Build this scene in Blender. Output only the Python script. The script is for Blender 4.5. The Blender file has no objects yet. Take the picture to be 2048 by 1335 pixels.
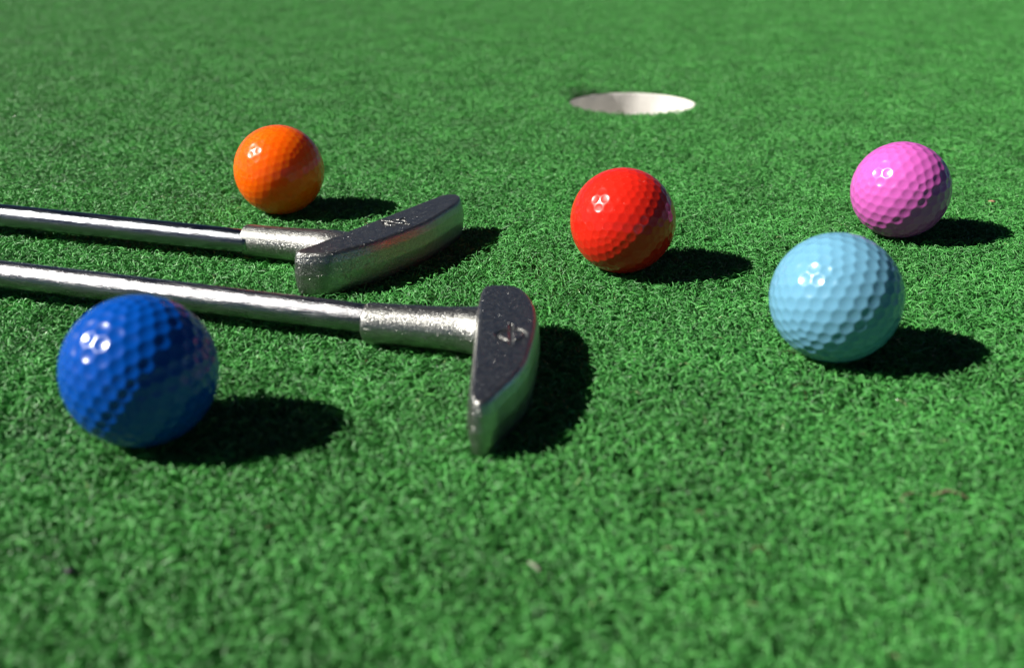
import bpy, bmesh, math, random
import numpy as np
from mathutils import Vector, Matrix

MM = 0.001                      # everything below is measured in millimetres
rng = np.random.default_rng(11)
random.seed(5)
scene = bpy.context.scene
COL = scene.collection

# ------------------------------------------------------------------ helpers
def tag(o, label=None, cat=None, group=None, kind=None):
    if label: o['label'] = label
    if cat: o['category'] = cat
    if group: o['group'] = group
    if kind: o['kind'] = kind
    return o

def empty(name, loc):
    o = bpy.data.objects.new(name, None)
    o.empty_display_size = 0.01
    o.location = Vector(loc) * MM
    COL.objects.link(o)
    return o

def np_mesh(name, verts, faces, smooth=True):
    """verts n x 3 (mm), faces m x k (all the same size)"""
    verts = np.asarray(verts, dtype=np.float32) * MM
    faces = np.asarray(faces, dtype=np.int32)
    me = bpy.data.meshes.new(name)
    me.vertices.add(len(verts))
    me.vertices.foreach_set('co', verts.ravel())
    k = faces.shape[1]
    me.loops.add(faces.size)
    me.loops.foreach_set('vertex_index', faces.ravel())
    me.polygons.add(len(faces))
    me.polygons.foreach_set('loop_start', np.arange(0, faces.size, k, dtype=np.int32))
    me.update(calc_edges=True)
    if smooth:
        me.polygons.foreach_set('use_smooth', np.ones(len(faces), dtype=bool))
    return me

def link(name, me, mat=None, parent=None, loc=None):
    o = bpy.data.objects.new(name, me)
    COL.objects.link(o)
    if mat and not me.materials: me.materials.append(mat)
    if loc is not None: o.location = Vector(loc) * MM
    if parent:
        o.parent = parent
    return o

def nodes(name):
    m = bpy.data.materials.new(name)
    m.use_nodes = True
    nt = m.node_tree
    b = nt.nodes['Principled BSDF']
    return m, nt, b

def N(nt, t, **kw):
    n = nt.nodes.new(t)
    for k, v in kw.items():
        if k in n.inputs: n.inputs[k].default_value = v
        else: setattr(n, k, v)
    return n

def ramp(nt, fac, stops):
    r = nt.nodes.new('ShaderNodeValToRGB')
    el = r.color_ramp.elements
    while len(el) < len(stops): el.new(0.5)
    for e, (p, c) in zip(el, stops):
        e.position = p
        e.color = (c, c, c, 1) if isinstance(c, (int, float)) else (*c, 1)
    nt.links.new(fac, r.inputs['Fac'])
    return r.outputs['Color']

def noise(nt, vec, scale, detail=3, rough=0.5):
    n = nt.nodes.new('ShaderNodeTexNoise')
    n.inputs['Scale'].default_value = scale
    n.inputs['Detail'].default_value = detail
    n.inputs['Roughness'].default_value = rough
    if vec is not None: nt.links.new(vec, n.inputs['Vector'])
    return n.outputs['Fac']

def mapping(nt, scale=(1, 1, 1), rot=(0, 0, 0), coord='Object'):
    tc = nt.nodes.new('ShaderNodeTexCoord')
    mp = nt.nodes.new('ShaderNodeMapping')
    mp.inputs['Scale'].default_value = scale
    mp.inputs['Rotation'].default_value = rot
    nt.links.new(tc.outputs[coord], mp.inputs['Vector'])
    return mp.outputs['Vector']

def bump(nt, b, height, strength, dist, prev=None):
    n = nt.nodes.new('ShaderNodeBump')
    n.inputs['Strength'].default_value = strength
    n.inputs['Distance'].default_value = dist
    nt.links.new(height, n.inputs['Height'])
    if prev is not None: nt.links.new(prev, n.inputs['Normal'])
    nt.links.new(n.outputs['Normal'], b.inputs['Normal'])
    return n.outputs['Normal']

# ------------------------------------------------------------------ materials
def turf_material():
    m, nt, b = nodes('turf_fibre')
    at = N(nt, 'ShaderNodeAttribute', attribute_name='tint')
    col = ramp(nt, at.outputs['Fac'], [
        (0.0, (0.020, 0.125, 0.021)), (0.35, (0.060, 0.295, 0.057)),
        (0.8, (0.114, 0.465, 0.098)), (0.965, (0.170, 0.56, 0.130)), (0.985, (0.32, 0.46, 0.20)), (1.0, (0.16, 0.13, 0.07))])
    geo = nt.nodes.new('ShaderNodeNewGeometry')
    f = noise(nt, geo.outputs['Position'], 28.0, 2)
    hs = N(nt, 'ShaderNodeHueSaturation')
    nt.links.new(col, hs.inputs['Color'])
    mr = N(nt, 'ShaderNodeMapRange')
    mr.inputs['From Min'].default_value = 0.3; mr.inputs['From Max'].default_value = 0.7
    mr.inputs['To Min'].default_value = 0.80; mr.inputs['To Max'].default_value = 1.2
    nt.links.new(f, mr.inputs['Value'])
    # shade at the hole's left-back edge, painted into the fibre colour
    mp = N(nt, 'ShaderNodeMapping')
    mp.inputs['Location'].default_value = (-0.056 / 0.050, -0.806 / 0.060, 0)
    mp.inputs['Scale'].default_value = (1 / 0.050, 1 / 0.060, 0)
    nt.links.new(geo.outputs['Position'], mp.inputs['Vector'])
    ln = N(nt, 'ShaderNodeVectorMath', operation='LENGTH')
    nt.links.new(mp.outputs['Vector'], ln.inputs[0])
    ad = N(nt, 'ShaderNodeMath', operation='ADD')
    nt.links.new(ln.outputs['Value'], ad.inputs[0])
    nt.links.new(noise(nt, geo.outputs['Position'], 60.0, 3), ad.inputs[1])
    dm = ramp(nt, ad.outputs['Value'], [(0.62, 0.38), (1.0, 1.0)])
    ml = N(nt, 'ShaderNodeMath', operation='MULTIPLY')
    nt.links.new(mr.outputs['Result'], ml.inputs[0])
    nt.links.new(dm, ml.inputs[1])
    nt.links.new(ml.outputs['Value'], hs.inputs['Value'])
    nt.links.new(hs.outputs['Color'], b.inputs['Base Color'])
    # most of the nylon is dull, a few fibres flash in the sun
    rr_ = ramp(nt, at.outputs['Fac'], [(0.0, 0.30), (0.06, 0.42), (0.88, 0.42), (0.95, 0.16)])
    nt.links.new(rr_, b.inputs['Roughness'])
    b.inputs['Specular IOR Level'].default_value = 0.6
    # thin nylon lets part of the light through
    tr = nt.nodes.new('ShaderNodeBsdfTranslucent')
    nt.links.new(hs.outputs['Color'], tr.inputs['Color'])
    mx = nt.nodes.new('ShaderNodeMixShader')
    mx.inputs['Fac'].default_value = 0.12
    nt.links.new(b.outputs['BSDF'], mx.inputs[1])
    nt.links.new(tr.outputs['BSDF'], mx.inputs[2])
    nt.links.new(mx.outputs['Shader'], nt.nodes['Material Output'].inputs['Surface'])
    return m

def ground_material():
    m, nt, b = nodes('turf_backing')
    v = mapping(nt)
    f = noise(nt, v, 400, 4)
    c = ramp(nt, f, [(0.3, (0.006, 0.035, 0.008)), (0.7, (0.020, 0.10, 0.024))])
    nt.links.new(c, b.inputs['Base Color'])
    b.inputs['Roughness'].default_value = 0.8
    bump(nt, b, f, 0.8, 0.004)
    return m

def ball_material(name, col, rough=0.22, sss=0.0, sss_rad=(1, .3, .1), sss_scale=0.006, scuff=0.0, scuff_col=(0.6, 0.3, 0.25)):
    m, nt, b = nodes(name)
    v = mapping(nt)
    f = noise(nt, v, 90, 4, 0.6)
    c = ramp(nt, f, [(0.3, tuple(x * 0.93 for x in col)), (0.7, tuple(min(1, x * 1.05) for x in col))])
    if scuff > 0:      # pale hair-line scratches and specks worn into the paint
        v2 = mapping(nt, (1, 1, 3.0), (0.5, 0.7, 0.2))
        s = noise(nt, v2, 420, 5, 0.75)
        mask = ramp(nt, s, [(0.635, 0.0), (0.69, scuff)])
        mx = N(nt, 'ShaderNodeMix', data_type='RGBA')
        nt.links.new(mask, mx.inputs['Factor'])
        nt.links.new(c, mx.inputs['A'])
        mx.inputs['B'].default_value = (*scuff_col, 1)
        c = mx.outputs['Result']
    nt.links.new(c, b.inputs['Base Color'])
    g = noise(nt, v, 260, 3)
    r = ramp(nt, g, [(0.35, rough * 0.8), (0.7, rough * 1.35)])
    nt.links.new(r, b.inputs['Roughness'])
    b.inputs['Specular IOR Level'].default_value = 0.22
    b.inputs['Coat Weight'].default_value = 0.40
    b.inputs['Coat Roughness'].default_value = 0.20
    if sss:
        b.inputs['Subsurface Weight'].default_value = sss
        b.inputs['Subsurface Radius'].default_value = sss_rad
        b.inputs['Subsurface Scale'].default_value = sss_scale
    return m

def cast_metal(name, base=0.42, rough=0.33, grain=0.25):
    m, nt, b = nodes(name)
    v = mapping(nt)
    b.inputs['Metallic'].default_value = 1.0
    f = noise(nt, v, 700, 4, 0.65)
    c = ramp(nt, f, [(0.3, (base * .74, base * .745, base * .71)), (0.7, (base * 1.13, base * 1.135, base * 1.08))])
    nt.links.new(c, b.inputs['Base Color'])
    g = noise(nt, v, 800, 4)
    r = ramp(nt, g, [(0.3, rough * .85), (0.7, rough * 1.2)])
    nt.links.new(r, b.inputs['Roughness'])
    vo = N(nt, 'ShaderNodeTexVoronoi', Scale=2000.0)
    nt.links.new(v, vo.inputs['Vector'])
    pit = ramp(nt, vo.outputs['Distance'], [(0.05, 0.0), (0.45, 1.0)])
    pn = bump(nt, b, pit, grain, 0.0006)
    n2 = noise(nt, mapping(nt, (1.0, 4.0, 4.0), (0, 0, 0.5)), 900, 3, 0.6)     # fine scratches
    pn = bump(nt, b, n2, grain * 0.4, 0.0003, pn)
    n3 = ramp(nt, noise(nt, v, 1100, 1, 0.4), [(0.66, 0.0), (0.74, 1.0)])             # sparse casting pits
    bump(nt, b, n3, 0.45, 0.0005, pn)
    return m

def shaft_metal(name, base, rough, ang, streak=0.35, blue=0.0):
    m, nt, b = nodes(name)
    b.inputs['Metallic'].default_value = 1.0
    v = mapping(nt, (140, 2200, 2200))             # object x runs along the shaft
    f = noise(nt, v, 1.0, 4, 0.65)
    c = ramp(nt, f, [(0.3, (base * (.8 - blue), base * (.82 - blue * .5), base * .86)), (0.7, (base * (1.08 - blue), base * (1.08 - blue * .4), base * 1.12))])
    nt.links.new(c, b.inputs['Base Color'])
    v3 = mapping(nt, (60, 500, 500))
    g = noise(nt, v3, 1.0, 4, 0.6)
    r = ramp(nt, g, [(0.32, rough * .6), (0.68, rough * 1.5)])
    nt.links.new(r, b.inputs['Roughness'])
    pn = bump(nt, b, f, streak, 0.0005)
    v4 = mapping(nt, (1, 1, 1))
    s = noise(nt, v4, 1800, 2, 0.6)
    bump(nt, b, s, streak * 0.5, 0.0004, pn)
    return m

def plain(name, col, rough=0.6, scale=300, amp=0.25):
    m, nt, b = nodes(name)
    v = mapping(nt)
    f = noise(nt, v, scale, 4)
    c = ramp(nt, f, [(0.3, tuple(x * (1 - amp) for x in col)), (0.7, tuple(x * (1 + amp) for x in col))])
    nt.links.new(c, b.inputs['Base Color'])
    b.inputs['Roughness'].default_value = rough
    bump(nt, b, f, 0.3, 0.001)
    return m

# ------------------------------------------------------------------ camera, sun, sky
CAM = (0.0, 0.0, 143.912)
PITCH, ROLL, LENS = math.radians(23.2422), -0.0029669, 36.147
cp, sp = math.cos(PITCH), math.sin(PITCH)
rt, up, fw = Vector((1, 0, 0)), Vector((0, sp, cp)), Vector((0, cp, -sp))
cr, sr = math.cos(ROLL), math.sin(ROLL)
rx, ux = cr * rt + sr * up, -sr * rt + cr * up
cam_data = bpy.data.cameras.new('camera')
cam = bpy.data.objects.new('camera', cam_data)
COL.objects.link(cam)
cam.matrix_world = Matrix(((rx.x, ux.x, -fw.x, 0), (rx.y, ux.y, -fw.y, 0), (rx.z, ux.z, -fw.z, CAM[2] * MM), (0, 0, 0, 1)))
cam_data.sensor_width = 36
cam_data.lens = LENS
cam_data.clip_start = 0.005
cam_data.clip_end = 500
cam_data.dof.use_dof = True
cam_data.dof.focus_distance = 0.432
cam_data.dof.aperture_fstop = 9.6
cam_data.dof.aperture_blades = 0
scene.camera = cam

SUN_EL, SUN_AZ = math.radians(40.8), math.radians(189.0)      # azimuth of the direction TO the sun, from +x
to_sun = Vector((math.cos(SUN_EL) * math.cos(SUN_AZ), math.cos(SUN_EL) * math.sin(SUN_AZ), math.sin(SUN_EL)))
sd = bpy.data.lights.new('sun', 'SUN')
sd.energy = 5.0
sd.angle = math.radians(0.53)
sd.color = (1.0, 0.955, 0.88)
so = bpy.data.objects.new('sun', sd)
so.rotation_euler = to_sun.to_track_quat('Z', 'Y').to_euler()
so.location = (-1, 0, 1)
COL.objects.link(so)

w = bpy.data.worlds.new('World')
scene.world = w
w.use_nodes = True
wn = w.node_tree
sky = wn.nodes.new('ShaderNodeTexSky')
sky.sky_type = 'NISHITA'
sky.sun_disc = False
sky.sun_elevation = SUN_EL
sky.sun_rotation = math.radians(90) - SUN_AZ
sky.altitude = 5000
sky.air_density = 0.25
sky.dust_density = 0.0
sky.ozone_density = 1.0
bg = wn.nodes['Background']
bg.inputs['Strength'].default_value = 0.05
wn.links.new(sky.outputs['Color'], bg.inputs['Color'])

scene.view_settings.view_transform = 'Standard'
scene.view_settings.look = 'None'
scene.view_settings.gamma = 1.0
scene.view_settings.exposure = 0.65
scene.render.engine = 'CYCLES'
scene.cycles.max_bounces = 8
scene.cycles.diffuse_bounces = 4
scene.cycles.glossy_bounces = 4
scene.cycles.use_denoising = True
scene.cycles.denoiser = 'OPENIMAGEDENOISE'
scene.cycles.denoising_input_passes = 'RGB_ALBEDO_NORMAL'
scene.cycles.denoising_prefilter = 'ACCURATE'
scene.cycles.sample_clamp_indirect = 3.0
scene.cycles.sample_clamp_direct = 25.0

# ------------------------------------------------------------------ the hole in the green
HOLE = np.array([89.8, 769.5])
HOLE_R = 48.2
GROUND_Z = -6.0
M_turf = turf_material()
M_ground = ground_material()

rad = np.concatenate([[HOLE_R], np.geomspace(50, 60000, 46)])
seg = 96
a = np.linspace(0, 2 * np.pi, seg, endpoint=False)
gv = np.concatenate([np.stack([HOLE[0] + r * np.cos(a), HOLE[1] + r * np.sin(a), np.full(seg, GROUND_Z)], 1) for r in rad])
gf = []
for i in range(len(rad) - 1):
    for j in range(seg):
        k = (j + 1) % seg
        gf.append((i * seg + j, (i + 1) * seg + j, (i + 1) * seg + k, i * seg + k))
ground = link('ground', np_mesh('ground', gv, gf, False), M_ground)
tag(ground, kind='structure')

# cup: a lathe with a slightly faceted, uneven wall
M_cup = plain('cup_white', (0.74, 0.72, 0.68), 0.55, 60, 0.08)
prof = [(47.7, -6), (49.0, -40), (49.5, -105), (45.5, -108), (0.5, -108), (0.5, -104), (44.0, -104), (45.3, -100), (45.6, -60), (45.8, -25), (46.2, -9), (46.5, -2.0), (46.9, -1.2), (47.3, -1.3), (47.6, -2.4)]
cs = 128
ca = np.linspace(0, 2 * np.pi, cs, endpoint=False)
cv = []
for (r, z) in prof:
    facet = 0.5 * np.abs(np.sin(ca * 7 + 0.6)) if r < 46.6 and z > -100 else 0 * ca
    rr = r + (facet if r > 40 else 0)
    cv.append(np.stack([rr * np.cos(ca), rr * np.sin(ca), np.full(cs, z)], 1))
cv = np.concatenate(cv)
cf = []
nP = len(prof)
for i in range(nP):
    i2 = (i + 1) % nP
    for j in range(cs):
        k = (j + 1) % cs
        cf.append((i * cs + j, i * cs + k, i2 * cs + k, i2 * cs + j))
cup = link('hole_cup', np_mesh('hole_cup', cv, cf), M_cup, loc=(HOLE[0], HOLE[1], 0))
tag(cup, 'white lined golf hole sunk in the green behind the red ball', 'golf hole')

# ------------------------------------------------------------------ turf fibres
def make_blades(xy, g, nseg=6, width=(0.40, 0.68)):
    n = len(xy)
    L = g.uniform(7.0, 12.8, n)
    th = np.radians(np.clip(g.normal(68, 16, n), 25, 90))          # pitch of the tangent above the horizon
    az = g.uniform(0, 2 * np.pi, n)
    curl = np.radians(g.uniform(50, 190, n)) / nseg
    tw = np.radians(g.normal(0, 70, n)) / nseg
    wd = g.uniform(*width, n)
    P = np.zeros((n, nseg + 1, 3))
    T = np.zeros((n, nseg + 1, 3))
    p = np.zeros((n, 3)); p[:, :2] = xy
    for s in range(nseg + 1):
        t = np.stack([np.cos(th) * np.cos(az), np.cos(th) * np.sin(az), np.sin(th)], 1)
        P[:, s] = p; T[:, s] = t
        p = p + t * (L / nseg)[:, None]
        th = th - curl; az = az + tw
    # heights: crown of each fibre lands between just under and a little above the contact level
    top = P[:, :, 2].max(1)
    want = -GROUND_Z + np.clip(g.normal(0.1, 1.1, n), -3.4, 2.2)
    P[:, :, 2] *= (want / np.maximum(top, 0.6))[:, None]
    P[:, :, 2] = np.maximum(P[:, :, 2], 0.1) + GROUND_Z
    T = np.gradient(P, axis=1)
    T /= np.linalg.norm(T, axis=2, keepdims=True) + 1e-9
    ref = g.normal(0, 1, (n, 1, 3)); ref[:, :, 2] *= 0.5
    S = np.cross(T, ref)
    S /= np.linalg.norm(S, axis=2, keepdims=True) + 1e-9
    tap = np.linspace(1.0, 0.75, nseg + 1); tap[-1] = 0.45
    U = np.cross(S, T)
    hw = (wd[:, None] * tap[None, :] * 0.5)[:, :, None]
    # flattened three-sided thread
    V = np.stack([P - S * hw - U * hw * 0.35, P + S * hw - U * hw * 0.35, P + U * hw * 0.65], 2)
    V = V.reshape(-1, 3)
    base = (np.arange(n) * (nseg + 1) * 3)[:, None] + (np.arange(nseg) * 3)[None, :]
    base = base.reshape(-1)
    F = np.concatenate([np.stack([base + i, base + j, base + 3 + j, base + 3 + i], 1) for i, j in ((0, 1), (1, 2), (2, 0))])
    tint = np.clip(g.beta(2.2, 2.2, n) * 0.95, 0, 0.955)
    odd = g.random(n)
    tint = np.where(odd > 0.9978, 0.985, tint)
    tint = np.where(odd > 0.9996, 1.0, tint)
    tint = np.repeat(tint, (nseg + 1) * 3)
    return V, F, tint

def bunch(xy, g, per=10, spread=0.7):
    """gather fibres into stitched bunches: every `per` of them share a root"""
    k = max(1, len(xy) // per)
    root = xy[:k]
    idx = np.concatenate([np.arange(k), g.integers(0, k, len(xy) - k)])
    return root[idx] + g.normal(0, spread, (len(xy), 2))

def blade_mesh(name, xy, g, extra=None, **kw):
    V, F, t = make_blades(xy, g, **kw)
    nb = len(V)
    if extra is not None: V = np.concatenate([V, extra])
    me = np_mesh(name, V, F)
    at = me.attributes.new('tint', 'FLOAT', 'POINT')
    tt = np.zeros(len(V), dtype=np.float32); tt[:nb] = t
    at.data.foreach_set('value', tt)
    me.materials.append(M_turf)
    return me, nb

TILE_R, DENS = 32.0, 1.25
PITCH_T = TILE_R * 0.8
cell = PITCH_T ** 2 * math.sqrt(3) / 2
n_tile = int(DENS * cell)
tiles = bpy.data.collections.new('turf_tufts')         # sources only, not linked into the scene
NVAR = 8
for k in range(NVAR):
    g = np.random.default_rng(100 + k)
    q = g.uniform(-TILE_R, TILE_R, (n_tile * 12, 2))
    rr = np.hypot(q[:, 0], q[:, 1])
    keep = (rr < TILE_R) & (g.random(len(q)) < 0.5 * (1 + np.cos(np.pi * np.minimum(rr / TILE_R, 1))))
    q = bunch(q[keep][:n_tile], g)
    me, _ = blade_mesh('turf_tuft', q, g)
    tiles.objects.link(bpy.data.objects.new('turf_tuft', me))

pts = []
j = 0
y = 60.0
while y < 2300:
    xm = 230 + 0.66 * y
    n = int(xm / PITCH_T) + 1
    xs = (np.arange(-n, n + 1) + (0.5 if j % 2 else 0.0)) * PITCH_T
    pts.append(np.stack([xs, np.full(len(xs), y)], 1))
    y += PITCH_T * math.sqrt(3) / 2
    j += 1
pts = np.concatenate(pts)
pts += rng.uniform(-2.5, 2.5, pts.shape)
d_hole = np.hypot(pts[:, 0] - HOLE[0], pts[:, 1] - HOLE[1])
pts = pts[d_hole > HOLE_R + TILE_R * 0.93]
# ring of fibres placed one by one round the hole, so that its edge is cut clean
rim = rng.uniform(-125, 125, (int(DENS * 250 * 250), 2)) + HOLE
dh = np.hypot(rim[:, 0] - HOLE[0], rim[:, 1] - HOLE[1])
ra = np.arctan2(rim[:, 1] - HOLE[1], rim[:, 0] - HOLE[0])
gap = 0.2 + 0.6 * np.clip(np.sin(ra) * 3, 0, 1) + 4.2 * np.exp(-((ra - math.radians(140)) / 0.42) ** 2) + 0.5 * np.sin(ra * 9) * np.sin(ra * 4 + 1)
rim = rim[(dh > HOLE_R + gap) & (dh < 124)]
S = np.zeros(len(rim))
for p_ in pts[np.hypot(pts[:, 0] - HOLE[0], pts[:, 1] - HOLE[1]) < 170]:
    dd = np.hypot(rim[:, 0] - p_[0], rim[:, 1] - p_[1]) / TILE_R
    S += np.where(dd < 1, 0.5 * (1 + np.cos(np.pi * np.minimum(dd, 1))), 0)
mean_S = math.pi * TILE_R ** 2 * (0.5 - 2 / math.pi ** 2) / cell
rim = rim[rng.random(len(rim)) < np.clip(1 - S / mean_S, 0, 1)]

me, nb = blade_mesh('artificial_grass', rim, np.random.default_rng(77), extra=np.concatenate([pts, np.zeros((len(pts), 1))], 1))
V = np.zeros(len(me.vertices) * 3, dtype=np.float32)
me.vertices.foreach_get('co', V)
V = V.reshape(-1, 3)
# fibres beside the hole may not lean into it
dx, dy = V[:nb, 0] / MM - HOLE[0], V[:nb, 1] / MM - HOLE[1]
dd = np.hypot(dx, dy)
th_ = np.arctan2(dy, dx)
lip = HOLE_R - 0.5 - np.where(np.sin(th_) < -0.1, 1, 0) * (0.8 + 1.1 * np.sin(th_ * 11 + 0.4) * np.sin(th_ * 4) + 0.5 * np.sin(th_ * 23))
s_ = np.where(dd < lip, lip / np.maximum(dd, 1e-3), 1)
V[:nb, 0] = (HOLE[0] + dx * s_) * MM
V[:nb, 1] = (HOLE[1] + dy * s_) * MM
me.vertices.foreach_set('co', V.ravel())
nv = len(V)
def attr(name, typ, vals, dom='POINT'):
    at = me.attributes.new(name, typ, dom)
    at.data.foreach_set('value' if typ != 'FLOAT_VECTOR' else 'vector', vals)
flag = np.zeros(nv, dtype=bool); flag[nb:] = True
attr('is_tuft', 'BOOLEAN', flag)
attr('variant', 'INT', rng.integers(0, NVAR, nv).astype(np.int32))
rot = np.zeros((nv, 3), dtype=np.float32); rot[:, 2] = rng.uniform(0, 2 * np.pi, nv)
attr('turn', 'FLOAT_VECTOR', rot.ravel())
grass = link('artificial_grass', me)
tag(grass, 'short curly green artificial turf covering the ground', 'turf', kind='stuff')

ng = bpy.data.node_groups.new('turf_scatter', 'GeometryNodeTree')
ng.interface.new_socket('Geometry', in_out='INPUT', socket_type='NodeSocketGeometry')
ng.interface.new_socket('Geometry', in_out='OUTPUT', socket_type='NodeSocketGeometry')
gi, go = ng.nodes.new('NodeGroupInput'), ng.nodes.new('NodeGroupOutput')
ci = ng.nodes.new('GeometryNodeCollectionInfo')
ci.inputs['Collection'].default_value = tiles
ci.inputs['Separate Children'].default_value = True
ci.inputs['Reset Children'].default_value = True
def named(name, typ):
    n = ng.nodes.new('GeometryNodeInputNamedAttribute')
    n.data_type = typ
    n.inputs['Name'].default_value = name
    return n.outputs['Attribute']
ip = ng.nodes.new('GeometryNodeInstanceOnPoints')
ip.inputs['Pick Instance'].default_value = True
jn = ng.nodes.new('GeometryNodeJoinGeometry')
L_ = ng.links.new
L_(gi.outputs[0], ip.inputs['Points'])
L_(ci.outputs[0], ip.inputs['Instance'])
L_(named('is_tuft', 'BOOLEAN'), ip.inputs['Selection'])
L_(named('variant', 'INT'), ip.inputs['Instance Index'])
e2r = ng.nodes.new('FunctionNodeEulerToRotation')
L_(named('turn', 'FLOAT_VECTOR'), e2r.inputs[0])
L_(e2r.outputs[0], ip.inputs['Rotation'])
L_(gi.outputs[0], jn.inputs[0])
L_(ip.outputs[0], jn.inputs[0])
L_(jn.outputs[0], go.inputs[0])
md = grass.modifiers.new('scatter', 'NODES')
md.node_group = ng

# ------------------------------------------------------------------ golf balls
BALL_R = 21.35
def dimple_centres(b, c):
    """points of an icosahedral (b, c) lattice: 10*(b*b+b*c+c*c)+2 dimples"""
    ph = (1 + 5 ** 0.5) / 2
    iv = np.array([(-1, ph, 0), (1, ph, 0), (-1, -ph, 0), (1, -ph, 0), (0, -1, ph), (0, 1, ph), (0, -1, -ph), (0, 1, -ph), (ph, 0, -1), (ph, 0, 1), (-ph, 0, -1), (-ph, 0, 1)])
    iv /= np.linalg.norm(iv[0])
    fs = [(0, 11, 5), (0, 5, 1), (0, 1, 7), (0, 7, 10), (0, 10, 11), (1, 5, 9), (5, 11, 4), (11, 10, 2), (10, 7, 6), (7, 1, 8),
          (3, 9, 4), (3, 4, 2), (3, 2, 6), (3, 6, 8), (3, 8, 9), (4, 9, 5), (2, 4, 11), (6, 2, 10), (8, 6, 7), (9, 8, 1)]
    def xy(i, j): return np.array([i + j * 0.5, j * math.sqrt(3) / 2])
    A, B, Cc = xy(0, 0), xy(b, c), xy(-c, b + c)
    Mi = np.linalg.inv(np.stack([B - A, Cc - A], 1))
    bars = []
    for i in range(-b - c - 1, b + c + 2):
        for jj in range(0, b + 2 * c + 2):
            uv = Mi @ xy(i, jj)
            if uv[0] > -1e-6 and uv[1] > -1e-6 and uv.sum() < 1 + 1e-6:
                bars.append((1 - uv.sum(), uv[0], uv[1]))
    out = []
    for f in fs:
        for u, v, ww in bars:
            p = u * iv[f[0]] + v * iv[f[1]] + ww * iv[f[2]]
            # spread towards equal spacing on the sphere
            p = p / np.linalg.norm(p)
            if not out or np.min(np.linalg.norm(np.array(out) - p, axis=1)) > 0.02: out.append(p)
    return np.array(out)

def ball_mesh(depth, pack, bc=(6, 1), soft=0.10, dish=1.0):
    bm = bmesh.new()
    bmesh.ops.create_icosphere(bm, subdivisions=7, radius=1.0)
    me0 = bpy.data.meshes.new('golf_ball')
    bm.to_mesh(me0); bm.free()
    n = len(me0.vertices)
    v = np.empty(n * 3, dtype=np.float32); me0.vertices.foreach_get('co', v); v = v.reshape(-1, 3).astype(np.float64)
    c = dimple_centres(*bc)
    # local spacing of every dimple -> its radius
    D = np.linalg.norm(c[:, None] - c[None], axis=2); np.fill_diagonal(D, 9)
    dr = np.sort(D, axis=1)[:, :5].mean(1) * 0.5 * pack
    h = np.zeros(n)
    for s in range(0, n, 8192):
        d = 2 * np.arcsin(np.clip(np.linalg.norm(v[s:s + 8192, None] - c[None], axis=2) / 2, 0, 1))
        k = d.argmin(1)
        x = d[np.arange(len(k)), k] / dr[k]
        b_ = 1 - x ** 2
        b_ = 0.5 * (b_ + np.sqrt(b_ * b_ + soft * soft)) - 0.5 * soft * soft / np.maximum(x * x, 1)
        h[s:s + 8192] = np.clip(b_, 0, 2) ** dish
    v *= (BALL_R - depth * h)[:, None] * MM
    me0.vertices.foreach_set('co', v.astype(np.float32).ravel())
    me0.polygons.foreach_set('use_smooth', np.ones(len(me0.polygons), dtype=bool))
    me0.update()
    return me0

dim_orange = ball_mesh(0.13, 0.78, (6, 1), 0.10, 0.9)
dim_red = ball_mesh(0.15, 0.82, (6, 1), 0.04, 0.65)
dim_pink = ball_mesh(0.30, 0.90, (5, 1), 0.07)
dim_pale = ball_mesh(0.32, 0.97, (6, 0), 0.14)
dim_blue = ball_mesh(0.34, 0.92, (6, 0), 0.14)
balls = [
    ('orange', (-111.72, 485.85), dim_orange, ball_material('paint_orange', (1.0, 0.132, 0.001), 0.24, 0.75, (1, .12, .03), sss_scale=0.010), (20, 35, 10),
     'bright orange golf ball resting behind the rear putter'),
    ('red', (45.09, 401.29), dim_red, ball_material('paint_red', (0.72, 0.018, 0.008), 0.22, 0.15, (1, .15, .1), 0.006, 0.45, (0.80, 0.25, 0.2)), (65, -20, 40),
     'scuffed red golf ball between the putter heads and the hole'),
    ('pink', (173.39, 446.33), dim_pink, ball_material('paint_pink', (0.62, 0.115, 0.48), 0.26, 0.1, (1, .4, .7)), (-25, 48, 80),
     'glossy pink golf ball just behind the light blue one'),
    ('lblue', (106.34, 314.73), dim_pale, ball_material('paint_light_blue', (0.145, 0.365, 0.530), 0.26, 0.05, (.5, .8, 1)), (40, 15, 130),
     'pale sky blue golf ball in front of the pink one'),
    ('blue', (-103.87, 260.09), dim_blue, ball_material('paint_blue', (0.0004, 0.068, 0.39), 0.26), (12, 70, -30),
     'deep blue golf ball in front of the nearer putter shaft'),
]
first = None
for key, (bx, by), me_b, mat, rot_, lab in balls:
    if not me_b.materials: me_b.materials.append(mat)
    o = bpy.data.objects.new('golf_ball', me_b)
    COL.objects.link(o)
    o.material_slots[0].link = 'OBJECT'
    o.material_slots[0].material = mat
    o.location = (bx * MM, by * MM, BALL_R * MM)
    o.rotation_euler = [math.radians(t) for t in rot_]
    tag(o, lab, 'golf ball', 'coloured mini golf balls on the turf')

# ------------------------------------------------------------------ putters
def resample(pts, step, closed=True):
    """Catmull-Rom through the points, even steps"""
    p = np.array(pts, float)
    n = len(p)
    out = []
    rng_ = range(n) if closed else range(n - 1)
    for i in rng_:
        p1, p2 = p[i], p[(i + 1) % n]
        p0 = p[(i - 1) % n] if closed or i > 0 else p1
        p3 = p[(i + 2) % n] if closed or i + 2 < n else p2
        m = max(2, int(np.linalg.norm(p2 - p1) / step))
        for t in np.arange(m) / m:
            out.append(0.5 * ((2 * p1) + (p2 - p0) * t + (2 * p0 - 5 * p1 + 4 * p2 - p3) * t * t + (3 * p1 - p0 - 3 * p2 + p3) * t ** 3))
    if not closed: out.append(p[-1])
    return np.array(out)

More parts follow.
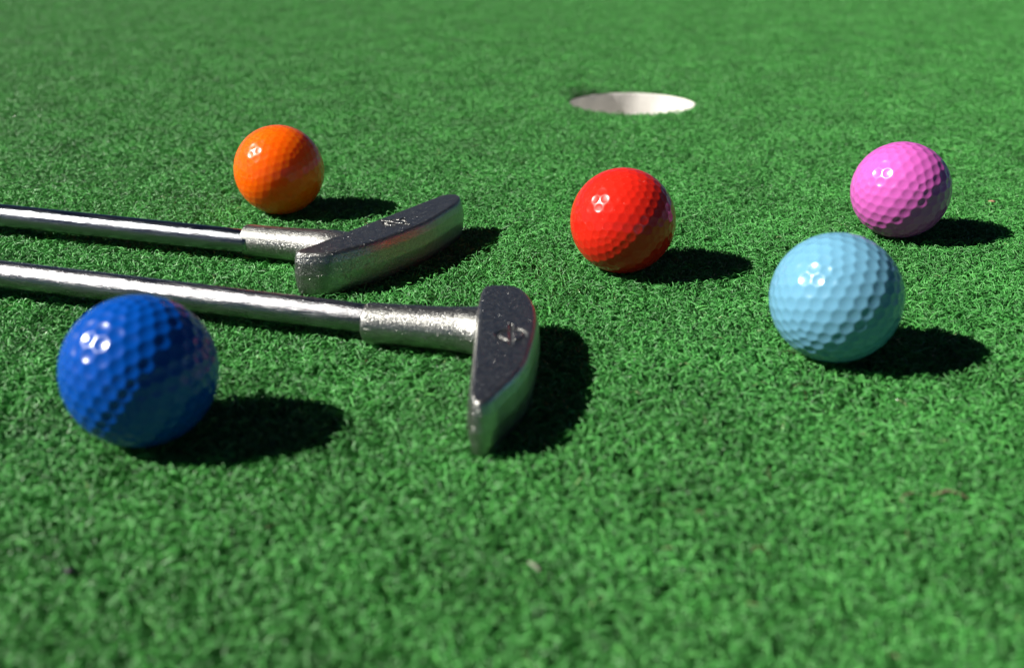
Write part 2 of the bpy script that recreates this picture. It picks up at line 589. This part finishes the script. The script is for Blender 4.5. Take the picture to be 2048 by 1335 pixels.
def offset_ring(r, d):
    t = np.roll(r, -1, 0) - np.roll(r, 1, 0)
    t /= np.linalg.norm(t, axis=1, keepdims=True)
    nrm = np.stack([t[:, 1], -t[:, 0]], 1)
    ar = np.sum(r[:, 0] * np.roll(r[:, 1], -1) - np.roll(r[:, 0], -1) * r[:, 1])
    if ar < 0: nrm = -nrm
    return r + nrm * d

def prism(bm, ring, levels):
    rows = []
    for z, d in levels:
        q = offset_ring(ring, d)
        rows.append([bm.verts.new((x, y, z)) for x, y in q])
    n = len(ring)
    for a_, b_ in zip(rows, rows[1:]):
        for i in range(n):
            k = (i + 1) % n
            bm.faces.new((a_[i], a_[k], b_[k], b_[i]))
    bm.faces.new(list(reversed(rows[0]))); bm.faces.new(rows[-1])

def tube(bm, spine, radii, seg=48, closed_ends=True):
    sp_ = [Vector(s) for s in spine]
    rows = []
    for i, (s, r) in enumerate(zip(sp_, radii)):
        t = (sp_[min(i + 1, len(sp_) - 1)] - sp_[max(i - 1, 0)]).normalized()
        side = t.cross(Vector((0, 0, 1))).normalized()
        upv = side.cross(t).normalized()
        ry, rz = r if isinstance(r, tuple) else (r, r)
        rows.append([bm.verts.new(s + side * (ry * math.cos(q)) + upv * (rz * math.sin(q))) for q in np.linspace(0, 2 * math.pi, seg, endpoint=False)])
    for a_, b_ in zip(rows, rows[1:]):
        for i in range(seg):
            k = (i + 1) % seg
            bm.faces.new((a_[i], b_[i], b_[k], a_[k]))
    if closed_ends:
        bm.faces.new(rows[0]); bm.faces.new(list(reversed(rows[-1])))

def groove_depth(xy, strokes, width, depth):
    d = np.full(len(xy), 99.0)
    for st in strokes:
        st = np.array(st, float)
        for p0, p1 in zip(st, st[1:]):
            e = p1 - p0
            t = np.clip(((xy - p0) @ e) / (e @ e), 0, 1)
            d = np.minimum(d, np.linalg.norm(xy - (p0 + t[:, None] * e), axis=1))
    return depth * np.clip(1 - (d / width) ** 2, 0, 1) - 0.30 * depth * np.exp(-((d - width * 1.35) / (width * 0.35)) ** 2)

def cast_head(name, outline, T, hosel, radii, strokes, split_at, origin, mats, parent, gw):
    """head and hosel are cast in one: fused, smoothed, then cut into the two parts"""
    ring = resample(outline, 1.0)
    bm = bmesh.new()
    prism(bm, ring, [(0.0, -1.4), (0.5, -0.5), (1.5, 0.35), (4, 0.9), (9, 1.3), (14, 0.9), (T - 1.4, 0.3), (T - 0.4, -0.15), (T, -0.75)])
    tube(bm, hosel, radii)
    bmesh.ops.triangulate(bm, faces=bm.faces[:])
    me = bpy.data.meshes.new('fused')
    bm.to_mesh(me); bm.free()
    o = bpy.data.objects.new('fused', me)
    COL.objects.link(o)
    r = o.modifiers.new('r', 'REMESH'); r.mode = 'VOXEL'; r.voxel_size = 0.36
    s = o.modifiers.new('s', 'SMOOTH'); s.iterations = 5; s.factor = 0.5
    dg = bpy.context.evaluated_depsgraph_get()
    ev = o.evaluated_get(dg).to_mesh()
    n = len(ev.vertices)
    v = np.empty(n * 3, dtype=np.float32); ev.vertices.foreach_get('co', v); v = v.reshape(-1, 3).astype(float)
    f = np.array([tuple(p.vertices) if len(p.vertices) == 4 else (*p.vertices, p.vertices[-1]) for p in ev.polygons])
    o.evaluated_get(dg).to_mesh_clear()
    bpy.data.objects.remove(o); bpy.data.meshes.remove(me)
    top = v[:, 2] > T - 0.45
    g = groove_depth(v[:, :2], strokes, gw, 0.55)
    v[:, 2] -= np.where(top, g, 0)
    # smooth normals of the whole casting, kept on both parts
    fn = np.cross(v[f[:, 2]] - v[f[:, 0]], v[f[:, 3]] - v[f[:, 1]])
    vn = np.zeros_like(v)
    for k in range(4): np.add.at(vn, f[:, k], fn)
    vn /= np.linalg.norm(vn, axis=1, keepdims=True) + 1e-12
    ax = np.array(hosel[-1]) - np.array(hosel[0]); ax /= np.linalg.norm(ax)
    cut = (v - np.array(hosel[0])) @ ax
    fc = cut[f].mean(1)
    for nm, sel, mat in (('hosel', fc < split_at, mats[0]), ('putter_head', fc >= split_at, mats[1])):
        ff = f[sel]
        used, inv = np.unique(ff, return_inverse=True)
        m2 = np_mesh(nm, v[used] - np.array(origin), inv.reshape(ff.shape))
        m2.normals_split_custom_set_from_vertices([tuple(x) for x in vn[used]])
        link(nm, m2, mat, parent)

def shaft(p0, p1, length, radius, mat, parent, origin):
    p0, p1 = Vector(p0), Vector(p1)
    d = (p1 - p0).normalized()
    bm = bmesh.new()
    xs = [0.0, 2, 4, 7, 10, 13, 16, 20] + list(np.linspace(30, length, 24))
    tube(bm, [(x, 0, 0) for x in xs], [radius - 0.25 * max(0, 1 - x / 13) for x in xs], 40)
    for vv in bm.verts: vv.co *= MM
    for fc in bm.faces: fc.smooth = len(fc.verts) == 4
    me = bpy.data.meshes.new('shaft')
    bm.to_mesh(me); bm.free()
    o = link('shaft', me, mat, parent)
    o.location = (p0 - Vector(origin)) * MM
    o.rotation_euler = d.to_track_quat('X', 'Z').to_euler()
    return o

def putter(label, outline, T, hosel, radii, strokes, gw, split_at, p0, p1, mats, smat, srad):
    origin = (hosel[-1][0], hosel[-1][1], 0)
    root = empty('putter', origin)
    tag(root, label, 'golf putter', 'putters lying on the turf')
    cast_head('head', outline, T, hosel, radii, strokes, split_at, origin, mats, root, gw)
    shaft(p0, p1, 560, srad, smat, root, origin)
    return root

M_cast = cast_metal('cast_metal_near', 0.39, 0.34, 0.27)
M_cast2 = cast_metal('cast_metal_rear', 0.35, 0.35, 0.36)
M_shaft_near = shaft_metal('brushed_steel', 0.32, 0.25, 0, 0.42)
M_shaft_rear = shaft_metal('chromed_steel', 0.33, 0.17, 0, 0.30, 0.08)

# nearer putter: D-shaped striking face up, toe towards the viewer
out2 = [(-10.9, 321), (-10.4, 331), (-9.6, 335.2), (-8.4, 336.6), (-3.4, 337.2), (0.5, 336.2), (3.4, 333.2), (6.1, 325), (7.7, 314), (7.5, 300), (6.1, 286), (3.9, 272.5),
        (0.8, 263.3), (-2.7, 255.8), (-5.4, 249.6), (-7.4, 247.5), (-9.1, 247.1), (-10.4, 248.2), (-11.1, 250.4), (-11.4, 254), (-11.4, 262), (-11.2, 281), (-11.0, 303)]
hos2 = [(-50.2, 324.4, 9), (-49.9, 324.35, 9), (-49.2, 324.2, 9), (-40, 322.6, 9), (-30, 320.7, 9), (-22, 319.0, 9), (-17, 318.0, 9), (-13.5, 317.3, 9), (-10, 316.6, 9), (-5, 315.5, 9)]
rad2 = [5.5, 6.5, 7.0, 7.05, 7.15, 7.4, 7.75, (8.6, 8.0), (10.0, 8.2), (11, 8.0)]
st2 = [[(-4.84, 293.2), (-3.76, 294.81), (-2.4, 295.97), (-0.29, 296.66), (1.73, 297.11), (3.01, 296.4), (4.08, 293.82), (4.05, 291.53), (2.76, 289.27), (0.96, 287.94), (-1.28, 288.18), (-2.81, 289.31), (-4.09, 291.13), (-4.84, 293.2)],
       [(-0.29, 300.7), (-0.3, 285.7)]]
putter('worn steel putter nearest the viewer, its shaft passing behind the blue ball', out2, 18.0, hos2, rad2, st2, 0.75, 33.0,
       (-47.0, 327.0, 9.05), (-195.7, 370.5, 10.5), (M_cast, M_cast), M_shaft_near, 5.15)

# rear putter
out1 = [(-82.6, 374.6), (-81.6, 376.6), (-73.4, 388.5), (-62, 406.2), (-51, 423.3), (-40, 440.4), (-33.2, 450.8), (-30.6, 453.6), (-27.5, 454.9), (-24.6, 453.6), (-23.1, 449.4), (-23.5, 442), (-27.0, 432.2),
        (-35.0, 412.9), (-46.0, 396.0), (-53.7, 386.0), (-61.6, 378.2), (-68.2, 373.0), (-73, 371.3), (-79, 371.5), (-81.8, 372.6)]
hos1 = [(-112.6, 416.0, 9), (-112.3, 415.9, 9), (-111.6, 415.7, 9), (-105, 413.7, 9), (-97, 411.2, 9), (-90, 409.0, 9), (-84, 407.0, 9), (-79, 405.0, 9), (-74, 402.7, 9), (-66, 398.5, 9)]
rad1 = [5.2, 6.2, 6.65, 6.7, 6.8, 7.0, 7.3, 7.7, (9.0, 8.0), (10.5, 8.0)]
st1 = [[(-55.0, 414.0), (-52.4, 412.75), (-49.7, 411.5), (-50.8, 409.1), (-53.1, 409.6), (-52.5, 408.2), (-50.5, 406.75), (-48.55, 407.0)],
       [(-49.9, 414.4), (-46.8, 414.65), (-45.3, 417.3)], [(-46.8, 414.65), (-44.75, 412.9), (-44.1, 411.0), (-45.1, 409.1)], [(-48.9, 410.5), (-45.8, 409.3), (-42.5, 408.1)]]
putter('blackened chrome putter lying in front of the orange ball', out1, 18.0, hos1, rad1, st1, 0.5, 26.0,
       (-109.5, 413.0, 9.0), (-232.1, 450.0, 10.0), (M_cast2, M_cast2), M_shaft_rear, 5.1)

# ------------------------------------------------------------------ litter lying in the turf
def strip(name, pts_, w, th, mat):
    bm = bmesh.new()
    n = len(pts_)
    tube(bm, pts_, [(w * (0.35 + 0.65 * math.sin(math.pi * (i + 0.4) / n)), th) for i in range(n)], 10)
    c = Vector(pts_[n // 2])
    for vv in bm.verts: vv.co = (vv.co - c) * MM
    for f in bm.faces: f.smooth = True
    me = bpy.data.meshes.new(name)
    bm.to_mesh(me); bm.free()
    return link(name, me, mat, loc=c)

M_dry = plain('dry_stem', (0.13, 0.10, 0.06), 0.7, 500, 0.3)
M_chip = plain('pale_chip', (0.24, 0.20, 0.19), 0.6, 500, 0.2)
M_crumb = plain('pink_crumb', (0.50, 0.24, 0.18), 0.7, 500, 0.2)
M_dark = plain('dark_crumb', (0.015, 0.015, 0.018), 0.4, 500, 0.3)
tag(strip('dry_twig', [(101.5, 223.0, .3), (99.3, 224.8, .9), (100.6, 226.2, 1.3), (103.5, 227.8, 1.2), (106.5, 228.6, -.4), (109.5, 228.7, -.1), (112.6, 228.6, 1.4), (115.4, 227.2, 1.2), (117.2, 225.4, .6)], .5, .3, M_dry),
    'thin curved brown dry stem caught in the turf in front of the pale blue ball', 'plant debris')
tag(strip('wood_chip', [(3.8, 199.0, .6), (4.5, 197.9, 1.1), (5.5, 196.7, 1.1), (6.5, 195.4, .5)], .55, .35, M_chip),
    'tiny pale greyish chip lying in the foreground turf', 'debris')
tag(strip('dry_petal', [(238.2, 497.8, 1.3), (239.6, 497.0, 1.8), (241.2, 496.6, 1.4)], .9, .4, M_crumb),
    'tiny salmon crumb on the turf behind the pink ball shadow', 'debris')
tag(strip('dark_crumb', [(-103.0, 195.6, 1.0), (-101.4, 195.0, 1.6), (-100.0, 195.2, 1.0)], 1.0, .7, M_dark),
    'tiny blackish crumb in the turf in front of the deep blue ball', 'debris')
